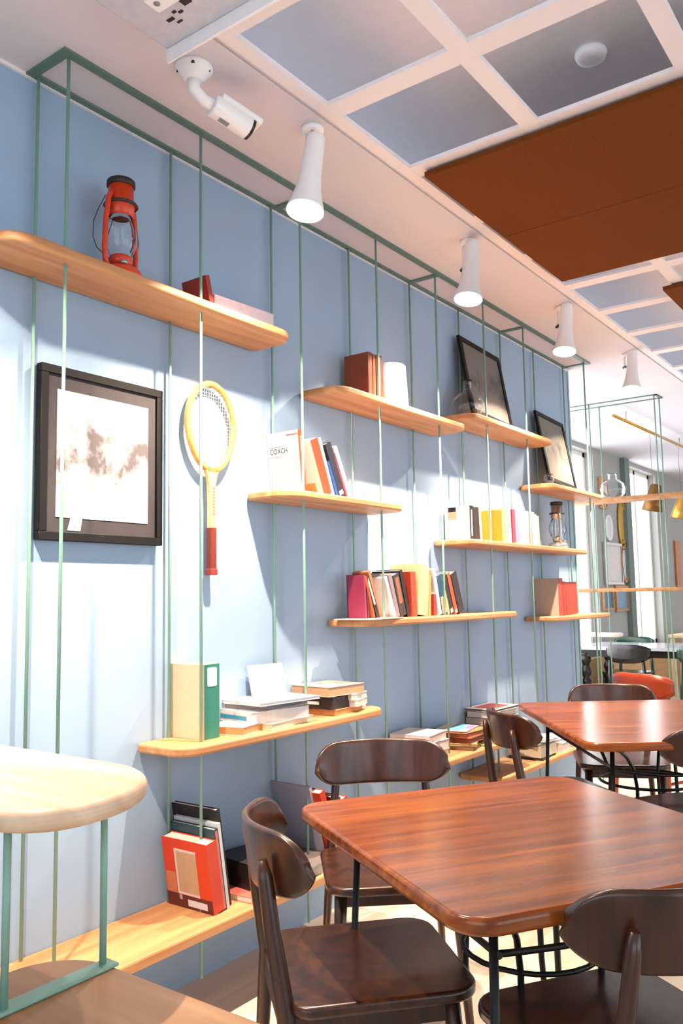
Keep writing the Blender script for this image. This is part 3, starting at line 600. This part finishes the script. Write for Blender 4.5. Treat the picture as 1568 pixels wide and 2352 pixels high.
# --- K board
Z = .540; G = 'magazines and books on the low middle board'
def pile(x, y, z, items):
    for (lx, ly, t, col, edge, rz, lb, dx, dy, nm, top) in items:
        flat_book(x+dx, y+dy, z, lx, ly, t, col, lb, rz, edge, G, nm, nm, top); z += t+.0003
    return z
pile(.12, 3.40, Z, [(.20, .22, .040, (226, 214, 206), (224, 204, 186), 4, 'white book at the base of the stack behind the wall side chair', 0, 0, 'book', None), (.19, .22, .045, (238, 234, 232), (236, 228, 222), -5, 'thick white book in the middle of that stack', 0, 0, 'book', None), (.20, .20, .036, (236, 226, 222), (234, 214, 204), 8, 'white book with rosy edge topmost on that stack', 0, 0, 'book', None)])
flat_book(.07, 3.57, Z, .10, .12, .085, (40, 34, 34), 'dark grey box against the wall beside the white stack', 0, (40, 34, 34), G, 'box', 'box')
pile(.13, 3.79, Z, [(.20, .24, .020, (90, 60, 40), (150, 110, 70), 10, 'brown book at the base of the colourful pile', .0, 0, 'book', None), (.19, .22, .012, (196, 176, 110), (180, 160, 110), 22, 'cream yellow magazine low in the colourful pile', 0, -.02, 'magazine', None), (.20, .22, .026, (176, 70, 40), (120, 50, 30), 4, 'brick red book in the colourful pile', 0, 0, 'book', None),
     (.19, .22, .024, (190, 130, 80), (170, 100, 60), -4, 'brown covered book below the turquoise magazine', 0, 0, 'book', None), (.17, .22, .010, (240, 220, 190), (206, 60, 40), 12, 'turquoise and pink picture magazine topmost on the colourful pile', -.01, -.03, 'magazine', [((96, 176, 206), .35, .75, .05, .95), ((226, 120, 160), .75, .98, .4, .98)])])
flat_book(.19, 3.93, Z, .09, .24, .010, (110, 150, 90), 'green magazine lying at the board front', 12, (226, 220, 190), G, 'magazine', 'magazine')
pile(.10, 4.20, Z, [(.16, .26, .030, (70, 44, 34), (150, 100, 70), 0, 'dark brown book under the back pile', 0, 0, 'book', None), (.17, .26, .034, (120, 116, 116), (214, 206, 200), 3, 'grey edged book in the back pile', 0, 0, 'book', None), (.17, .26, .034, (220, 212, 208), (206, 196, 190), -3, 'light grey book in the back pile', 0, 0, 'book', None), (.17, .27, .034, (70, 66, 70), (226, 218, 214), 2, 'dark covered book in the back pile', 0, 0, 'book', None),
     (.18, .28, .014, (238, 226, 224), (110, 104, 110), -2, 'white magazine with red cover picture topmost on the back pile', 0, 0, 'magazine', [((196, 60, 60), .15, .85, .15, .85), ((240, 226, 220), .55, .72, .2, .4)])])
Z = .360; G = 'magazines on the far low board'
pile(.14, 4.62, Z, [(.20, .24, .014, (40, 34, 34), (70, 60, 56), 5, 'black book lowest on the far low board', 0, 0, 'book', None), (.20, .23, .060, (232, 226, 190), (238, 230, 206), 0, 'thick cream book on the far low board', 0, 0, 'book', [((226, 206, 110), .1, .5, .1, .6)]), (.20, .25, .012, (96, 92, 86), (200, 190, 176), 8, 'dark magazine under the white papers', 0, 0, 'magazine', None), (.20, .25, .014, (224, 226, 232), (226, 226, 230), -6, 'white blue magazine under the top papers', 0, 0, 'magazine', None), (.19, .23, .010, (238, 234, 222), (226, 222, 210), 12, 'white papers topmost on the far low board', 0, 0, 'magazine', None)])
pile(.14, 4.92, Z, [(.19, .22, .050, (226, 222, 226), (226, 220, 216), 4, 'white book pile farther along the far low board', 0, 0, 'book', None), (.18, .22, .020, (150, 170, 200), (220, 216, 214), -7, 'pale blue magazine farther along the far low board', 0, 0, 'magazine', None)])

# ------------------------------------------------------------------ tennis racket
rk = tag(empty('tennis_racket', (.030, 2.152, 1.92)), 'old wooden tennis racket with dark red grip hanging on the blue wall', 'tennis racket')
a_, b_ = .118, .160; N = 56; bm = bmesh.new(); rings = []
for k in range(N):
    t = 2*PI*k/N; c, s = math.cos(t), math.sin(t); z = s*b_; yy = c*a_*(1-.10*max(0, -s)); nx = Vector((0, c/a_, s/b_)).normalized()
    p = Vector((0, yy, z)); rings.append([bm.verts.new(p+nx*u_*.0105+Vector((v_*.010, 0, 0))) for u_, v_ in ((1, -.6), (1, .6), (.6, 1), (-.6, 1), (-1, .6), (-1, -.6), (-.6, -1), (.6, -1))])
for k in range(N):
    A, B = rings[k], rings[(k+1) % N]
    for j in range(8): bm.faces.new((A[j], A[(j+1) % 8], B[(j+1) % 8], B[j]))
M_RACK = wood('racket ash wood', (196, 132, 56), (226, 170, 90), .4, 'Z', 2, .3)
fin('head', bm, M_RACK, rk, smooth=True)
bm = bmesh.new()
for k in range(-9, 10):
    y = k*.0118; q = 1-(y/a_)**2
    if q > .02: zt = b_*math.sqrt(q); tube(bm, [(.001, y, -zt*.98), (.001, y, zt)], .0006, 5)
for k in range(-12, 13):
    z = k*.0125; q = 1-(z/b_)**2
    if q > .02: yt = a_*math.sqrt(q)*(1-.10*max(0, -z/b_)); tube(bm, [(-.001, -yt, z), (-.001, yt, z)], .0006, 5)
fin('strings', bm, plain('gut strings', (222, 206, 200), .5), rk)
bm = bmesh.new()
prism(bm, [(-.040, -.148), (.040, -.148), (.026, -.178), (.0175, -.21), (.0145, -.26), (.0145, -.375), (-.0145, -.375), (-.0145, -.26), (-.0175, -.21), (-.026, -.178)], -.0085, .0085, M=Matrix(((0, 0, 1, 0), (1, 0, 0, 0), (0, 1, 0, 0), (0, 0, 0, 1))))
fin('shaft', bm, wood('racket shaft wood', (220, 176, 104), (238, 204, 140), .4, 'Z', 2, .3), rk, bevel=.003)
bm = bmesh.new(); prism(bm, rrect(-.017, .017, -.0145, .0145, .009, 3), -.530, -.372); fin('grip', bm, paint((124, 40, 24)), rk)
bm = bmesh.new(); prism(bm, rrect(-.020, .020, -.0175, .0175, .010, 3), -.542, -.520); fin('butt_cap', bm, paint((150, 52, 36)), rk, bevel=.002)
bm = bmesh.new(); box(bm, .0085, .0092, .002, .0085, -.325, -.222); fin('shaft_label', bm, paint((176, 80, 40)), rk)
bm = bmesh.new()
for k in range(8): box(bm, .0092, .0096, .0035, .007, -.318+.0115*k, -.312+.0115*k)
fin('label_letters', bm, paint((232, 206, 160)), rk)
TX = Matrix(((0, 0, 1, 0), (1, 0, 0, 0), (0, 1, 0, 0), (0, 0, 0, 1)))
textpart('maker_name', 'Dunlop', .016, paint((96, 50, 30)), rk, Matrix.Translation((.0103, -.024, -.163)) @ TX)
textpart('mark', 'V', .016, paint((110, 100, 80)), rk, Matrix.Translation((.0088, .000, -.200)) @ TX)
bm = bmesh.new(); tube(bm, [(-.034, 0, .148), (.004, 0, .148)], .002, 8); fin('nail', bm, M_CHROME, rk)

# ------------------------------------------------------------------ chairs
def make_chair(name, mat, label, seatmat=None):
    r = tag(empty(name), label, 'chair', None); sm = seatmat or mat
    # seat: rounded outline, slightly dished
    bm = bmesh.new(); out = rrect(-.215, .215, -.20, .215, [.05, .07, .07, .05], 6)
    prism(bm, out, .432, .458); fin('seat', bm, sm, r, bevel=.008, seg=3)
    # backrest: curved oval ended plank
    bm = bmesh.new(); NU, NV = 28, 8; g = []
    for i in range(NU+1):
        u = math.sin((-PI/2+.13)+(PI-.26)*i/NU); q_ = max(0, abs(u)*.225-.150)/.075; hh = (.068+.006*(1-u*u))*(max(0, 1-q_*q_))**.5; col = []
        for j in range(NV+1):
            v = -1+2*j/NV
            x = .225*u; y = -.262+.105*u*u-.012*v; z = .724+hh*v+.006*u*u
            col.append(bm.verts.new((x, y, z)))
        g.append(col)
    for i in range(NU):
        for j in range(NV): bm.faces.new((g[i][j], g[i+1][j], g[i+1][j+1], g[i][j+1]))
    o = fin('backrest', bm, mat, r, smooth=True)
    so = o.modifiers.new('solid', 'SOLIDIFY'); so.thickness = .020; so.offset = 0
    sb = o.modifiers.new('sub', 'SUBSURF'); sb.levels = 1; sb.render_levels = 2
    for s in (-1, 1):
        bm = bmesh.new(); tube(bm, [(s*.205, -.245, 0), (s*.19, -.215, .25), (s*.178, -.205, .43), (s*.160, -.232, .60), (s*.150, -.244, .70), (s*.149, -.250, .738)], [.012, .017, .020, .018, .0165, .010], 14, flat=.8); fin('rear_leg', bm, mat, r)
        bm = bmesh.new(); tube(bm, [(s*.195, .20, 0), (s*.178, .165, .30), (s*.170, .15, .44)], [.011, .017, .020], 14); fin('front_leg', bm, mat, r)
        bm = bmesh.new(); box(bm, s*.172-.009, s*.172+.009, -.20, .15, .385, .432); fin('side_rail', bm, mat, r, bevel=.003)
    bm = bmesh.new(); box(bm, -.165, .165, .135, .153, .385, .432); fin('front_rail', bm, mat, r, bevel=.003)
    bm = bmesh.new(); box(bm, -.17, .17, -.214, -.196, .375, .432); fin('rear_rail', bm, mat, r, bevel=.003)
    return r
def place(ch, x, y, rz, label, group='dark wooden cafe chairs'):
    ch.location = (x, y, 0); ch.rotation_euler = (0, 0, R(rz)); ch['label'] = label; ch['group'] = group; return ch
C0 = make_chair('dining_chair', M_WALNUT, '')
place(C0, 1.02, 1.66, -42, 'dark walnut chair nearest the left, its curved back in front of the red framed book')
place(copy_tree(C0), 1.60, 1.69, 57, 'dark walnut chair in the bottom right corner of the photo, seat under the front table')
place(copy_tree(C0), .70, 2.27, -139, 'dark walnut chair between the front table and the wall, backrest facing the viewer')
place(copy_tree(C0), .735, 3.50, -42, 'dark walnut chair at the left side of the second table')
place(copy_tree(C0), .74, 4.33, -153, 'dark walnut chair at the far side of the second table, before the orange chair')
place(copy_tree(C0), 1.27, 3.45, 57, 'dark walnut chair cut by the right edge, at the second table')

# ------------------------------------------------------------------ tables with iron bases
def table(loc, rz, sx, sy, label):
    r = tag(empty('dining_table', loc, R(rz)), label, 'table', 'reddish wooden cafe tables')
    bm = bmesh.new(); prism(bm, rrect(-sx/2, sx/2, -sy/2, sy/2, .075, 10), .718, .750); fin('tabletop', bm, M_TABLE, r, bevel=.010, seg=4)
    ax, ay = sx/2-.13, sy/2-.13
    for sxx in (-1, 1):
        for syy in (-1, 1):
            cx, cy = sxx*ax, syy*ay
            bm = bmesh.new(); tube(bm, [(cx, cy, .718), (cx+sxx*.03, cy+syy*.03, 0)], .009, 8); fin('leg', bm, M_BLACKMETAL, r)
            bm = bmesh.new(); ang = math.atan2(cy, cx); R0 = math.hypot(cx, cy)
            prof_ = [(1.0, .712), (.84, .69), (.62, .64), (.43, .57), (.355, .49), (.37, .40), (.50, .24), (.72, .12), (1.02, .01)]
            tube(bm, [(R0*q*math.cos(ang), R0*q*math.sin(ang), z_) for q, z_ in prof_], .0075, 8); fin('curved_brace', bm, M_BLACKMETAL, r)
    bm = bmesh.new(); rr_ = math.hypot(ax, ay)*.36; tube(bm, [(rr_*math.cos(2*PI*k/24), rr_*math.sin(2*PI*k/24), .49) for k in range(25)], .006, 8, caps=False); fin('waist_ring', bm, M_BLACKMETAL, r)
    for syy in (-1, 1):
        bm = bmesh.new(); tube(bm, [(-ax+2*ax*k/12, syy*(ay-.01)-syy*.06*math.sin(PI*k/12), .63-.04*math.sin(PI*k/12)) for k in range(13)], .007, 8); fin('arched_rail', bm, M_BLACKMETAL, r)
    for sxx in (-1, 1):
        bm = bmesh.new(); tube(bm, [(sxx*(ax-.01)-sxx*.06*math.sin(PI*k/12), -ay+2*ay*k/12, .63-.04*math.sin(PI*k/12)) for k in range(13)], .007, 8); fin('arched_rail', bm, M_BLACKMETAL, r)
    bm = bmesh.new(); box(bm, -ax-.08, ax+.08, -ay-.01, -ay+.02, .708, .718); box(bm, -ax-.08, ax+.08, ay-.02, ay+.01, .708, .718); fin('top_bracket', bm, M_BLACKMETAL, r)
    return r
# grain of the tops runs along local y
table((1.345, 1.865, 0), -32, .90, .84, 'front reddish brown wooden table with rounded corners and iron base')
table((1.06, 3.73, 0), -53, 1.20, .86, 'second reddish brown wooden table reflecting the bright windows')

# ------------------------------------------------------------------ far unit: hanging frame across the aisle
ff = tag(empty('rod_frame'), 'small sage green hanging frame with rods crossing beyond the wall end', 'shelf frame')
bm = bmesh.new(); x0, x1, y0, y1 = -.55, .30, 6.985, 7.16
box(bm, x0, x1, y0, y0+.022, ZC-.006, ZC); box(bm, x0, x1, y1-.022, y1, ZC-.006, ZC); box(bm, x0, x0+.022, y0, y1, ZC-.006, ZC); box(bm, x1-.022, x1, y0, y1, ZC-.006, ZC); fin('ceiling_rail', bm, M_TEALRAIL, ff)
for (x, y) in ((-.275, 7.0), (-.235, 7.145), (.275, 7.0), (.275, 7.145)):
    bm = bmesh.new(); tube(bm, [(x, y, ZC-.004), (x, y, .45)], .0055, 8); fin('rod', bm, M_TEAL, ff)
G = 'oak shelves of the far hanging frame'
def xboard(x0, x1, z, label, mat=M_OAK, t=.030):
    bm = bmesh.new(); prism(bm, rrect(x0, x1, 6.955, 7.185, .07), z-t, z); return tag(fin('hanging_shelf', bm, mat, bevel=.007, seg=3), label, 'shelf', G)
xboard(-.58, .56, 2.085, 'upper hanging oak shelf beyond the wall end, carrying the glass vase')
xboard(-.60, .40, 1.325, 'middle hanging oak shelf beyond the wall end, seen edge on')
xboard(-.62, -.12, .950, 'short low white shelf beyond the wall end', paint((232, 228, 226)))
vs = tag(empty('vase', (-.125, 7.07, 2.085)), 'round clear glass vase with wide neck on the upper far hanging shelf', 'glass vase')
prof = [(.03, 0), (.06, .004), (.095, .035), (.105, .08), (.092, .125), (.055, .155), (.036, .165), (.036, .205), (.042, .215)]
bm = bmesh.new(); lathe(bm, [(0, 0)]+prof+[(r_-.003, z_+.001) for r_, z_ in reversed(prof[1:])]+[(0, .006)], 36, caps=False); fin('vessel', bm, M_GLASS, vs)
# brass bar with pendants
bb = tag(empty('light_bar', (0, 0, 0)), 'thin brass ceiling bar running into the far room, pendants below it', 'light bar')
bm = bmesh.new(); tube(bm, [(-.12, 7.17, 2.82), (-.06, 9.6, 2.82)], .014, 10); fin('bar', bm, M_BRASS, bb)
for k, y in enumerate((7.5, 9.2)):
    bm = bmesh.new(); tube(bm, [(-.115+.02*k, y, 2.82), (-.115+.02*k, y, ZC)], .004, 6); fin('hanger', bm, M_BRASS, bb)
def pendant(x, y, z, label, kind):
    r = tag(empty('pendant_lamp', (x, y, z)), label, 'pendant lamp', 'brass pendants of the far room')
    bm = bmesh.new(); tube(bm, [(0, 0, .16), (0, 0, 2.80-z)], .0018, 5); fin('cable', bm, M_BLACK, r)
    bm = bmesh.new(); n = 5 if kind else 24
    lathe(bm, [(.03, .16), (.05, .15), (.085, -.02), (.10, -.10), (.094, -.10), (.08, -.02), (.045, .145), (0, .15)], n, Matrix.Rotation(R(12), 4, 'Y'), caps=False); fin('lamp_shade', bm, plain('aged dark brass', (120, 84, 34), .4, .6) if kind else M_BRASS, r)
    bm = bmesh.new(); lathe(bm, [(0, -.06), (.02, -.05), (.028, -.02), (.02, .02), (0, .06)], 14, caps=False); fin('bulb', bm, paint((34, 26, 20)) if kind else glow('warm bulb', (255, 236, 200), 4), r)
    return r
pendant(-.100, 8.15, 2.155, 'brass and black faceted pendant above the far tables, left', 1)
pendant(-.075, 9.05, 2.14, 'brass pendant cut by the right edge above the far tables', 0)

# pictures and mirrors on the far pier
def wallpic(y, z, W, H, label, fm, pm, name='framed_picture'):
    r = tag(empty(name, (XL+.002, y, z)), label, 'picture' if name == 'framed_picture' else 'mirror', 'frames on the far grey wall'); bm = bmesh.new(); a, b = W/2, H/2; f = .03
    box(bm, 0, .03, -a, a, -b, -b+f); box(bm, 0, .03, -a, a, b-f, b); box(bm, 0, .03, -a, -a+f, -b+f, b-f); box(bm, 0, .03, a-f, a, -b+f, b-f); fin('frame', bm, fm, r)
    bm = bmesh.new(); box(bm, 0, .015, -a+f, a-f, -b+f, b-f); fin('print', bm, pm, r); return r
WG = M_OAK
wallpic(9.38, 2.42, .22, .36, 'narrow wooden frame high on the far grey pier', WG, paint((226, 214, 196)))
wallpic(9.62, 1.62, .62, .48, 'white print with orange patch in a thin frame on the far grey pier', M_CHROME, paint((236, 228, 226)))
wallpic(9.38, 1.22, .34, .26, 'small blue print in wooden frame on the far grey pier, left', WG, paint((74, 124, 156)))
wallpic(9.86, 1.22, .46, .30, 'wider blue print in wooden frame on the far grey pier, right', WG, paint((124, 164, 190)))
def oval(y, z, W, H, label, fm, pm):
    r = tag(empty('mirror', (XL+.002, y, z)), label, 'mirror', 'mirrors on the far grey wall')
    Mo = Matrix(((0, 0, 1, 0), (W/2, 0, 0, 0), (0, H/2, 0, 0), (0, 0, 0, 1)))
    bm = bmesh.new(); lathe(bm, [(.85, .0), (1, 0), (1, .03), (.85, .03), (.85, 0)], 28, Mo, caps=False); fin('frame', bm, fm, r)
    bm = bmesh.new(); lathe(bm, [(0, .012), (.86, .012)], 28, Mo, caps=False); fin('mirror_glass', bm, pm, r)
oval(9.52, 2.03, .22, .30, 'small white oval mirror on the far grey pier', M_WHITE, paint((236, 234, 236)))
oval(10.02, 1.66, .26, .52, 'tall oval mirror in wooden frame on the far grey pier', WG, paint((240, 236, 236)))
oval(10.00, 2.10, .26, .62, 'tall brass rimmed mirror on the far grey pier', M_BRASS, paint((214, 178, 90)))
bm = bmesh.new(); box(bm, XL+.001, XL+.03, 12.25, 12.50, 1.35, 2.0); tag(fin('wooden_panel', bm, wood('orange wood', (170, 100, 48), (196, 122, 62), .5, 'Z')), 'narrow vertical orange wood panel on the far right grey wall', 'wall panel')

# ------------------------------------------------------------------ far furniture
ft = tag(empty('dining_table', (-.30, 8.55, 0)), 'long black table with turned legs and pale glossy top by the far windows', 'table')
bm = bmesh.new(); prism(bm, rrect(-.66, 1.9, -.42, .42, .02), .735, .765); fin('tabletop', bm, plain('glossy grey table top', (196, 202, 208), .12, var=.02), ft)
bm = bmesh.new(); box(bm, -.60, 1.84, -.36, .36, .665, .735); fin('apron', bm, M_BLACK, ft)
tl = [(.030, 0), (.038, .05), (.045, .40), (.050, .43), (.030, .45), (.050, .50), (.052, .53), (.032, .57), (.032, .58), (.052, .62), (.050, .65), (.034, .68), (.05, .70)]
for (x, y) in ((-.56, -.33), (-.56, .33), (1.8, -.33), (1.8, .33), (.6, -.33)):
    bm = bmesh.new(); lathe(bm, tl, 20, Matrix.Translation((x, y, 0))); fin('leg', bm, M_BLACK, ft)
def far_chair(name, mat, x, y, rz, label, grp):
    r = tag(empty(name, (x, y, 0), R(rz)), label, 'chair', grp)
    bm = bmesh.new(); prism(bm, rrect(-.21, .21, -.20, .21, .06, 4), .43, .455); fin('seat', bm, mat, r, bevel=.006)
    bm = bmesh.new(); g = []
    for i in range(15):
        u = -1+2*i/14; hh = .085*(1-.55*abs(u)**4); g.append([bm.verts.new((.225*u, -.235+.075*u*u, .725+.012*u*u+hh*v)) for v in (-1, -.5, 0, .5, 1)])
    for i in range(14):
        for j in range(4): bm.faces.new((g[i][j], g[i+1][j], g[i+1][j+1], g[i][j+1]))
    o = fin('backrest', bm, mat, r, smooth=True); so = o.modifiers.new('solid', 'SOLIDIFY'); so.thickness = .024; so.offset = 0
    for s in (-1, 1):
        bm = bmesh.new(); tube(bm, [(s*.20, -.23, 0), (s*.185, -.20, .44), (s*.17, -.205, .66)], [.014, .018, .015], 10); fin('rear_leg', bm, mat, r)
        bm = bmesh.new(); tube(bm, [(s*.19, .19, 0), (s*.175, .16, .44)], [.013, .018], 10); fin('front_leg', bm, mat, r)
        bm = bmesh.new(); tube(bm, [(s*.195, -.215, .2), (s*.182, .17, .2)], .009, 8); fin('stretcher', bm, mat, r)
    return r
M_GREEN = plain('dark green lacquer', (28, 66, 48), .25); M_BLK = plain('black lacquer', (24, 22, 22), .25); M_ORCH = plain('orange red lacquer', (150, 58, 32), .25); M_LW = wood('light birch', (222, 196, 150), (236, 214, 172), .5, 'Z')
G = 'chairs around the black far table'
far_chair('dining_chair', M_BLK, -.28, 8.02, -14, 'black lacquered chair before the far black table', G)
far_chair('dining_chair', M_GREEN, .36, 8.00, -8, 'dark green lacquered chair beside the black one', G)
far_chair('dining_chair', M_GREEN, -.72, 9.05, 170, 'dark green chair behind the far black table, by the window', G)
far_chair('dining_chair', M_GREEN, .22, 9.10, 176, 'dark green chair behind the far black table, right', G)
far_chair('dining_chair', M_ORCH, .70, 5.28, -25, 'glossy orange red chair beyond the second table', G+' and beyond')
G = 'light wooden furniture in the far room'
for (x, y, rz, lb) in ((-.70, 12.2, 20, 'light birch chair farthest left in the far room'), (-.1, 12.0, 160, 'light birch chair in the middle of the far room'), (.75, 12.3, 10, 'light birch chair at the right of the far room')): far_chair('dining_chair', M_LW, x, y, rz, lb, G)
for (x, y, sx, sy, lb) in ((-.35, 11.2, .9, .7, 'light wooden table in the far room, nearer the window wall'), (-.3, 13.4, 1.4, .7, 'light wooden table deeper in the far room')):
    r = tag(empty('dining_table', (x, y, 0)), lb, 'table', G); bm = bmesh.new(); prism(bm, rrect(-sx/2, sx/2, -sy/2, sy/2, .03), .72, .75); fin('tabletop', bm, M_LW, r)
    for a in (-1, 1):
        for b in (-1, 1): bm = bmesh.new(); box(bm, a*(sx/2-.06)-.025, a*(sx/2-.06)+.025, b*(sy/2-.06)-.025, b*(sy/2-.06)+.025, 0, .72); fin('leg', bm, M_LW, r)
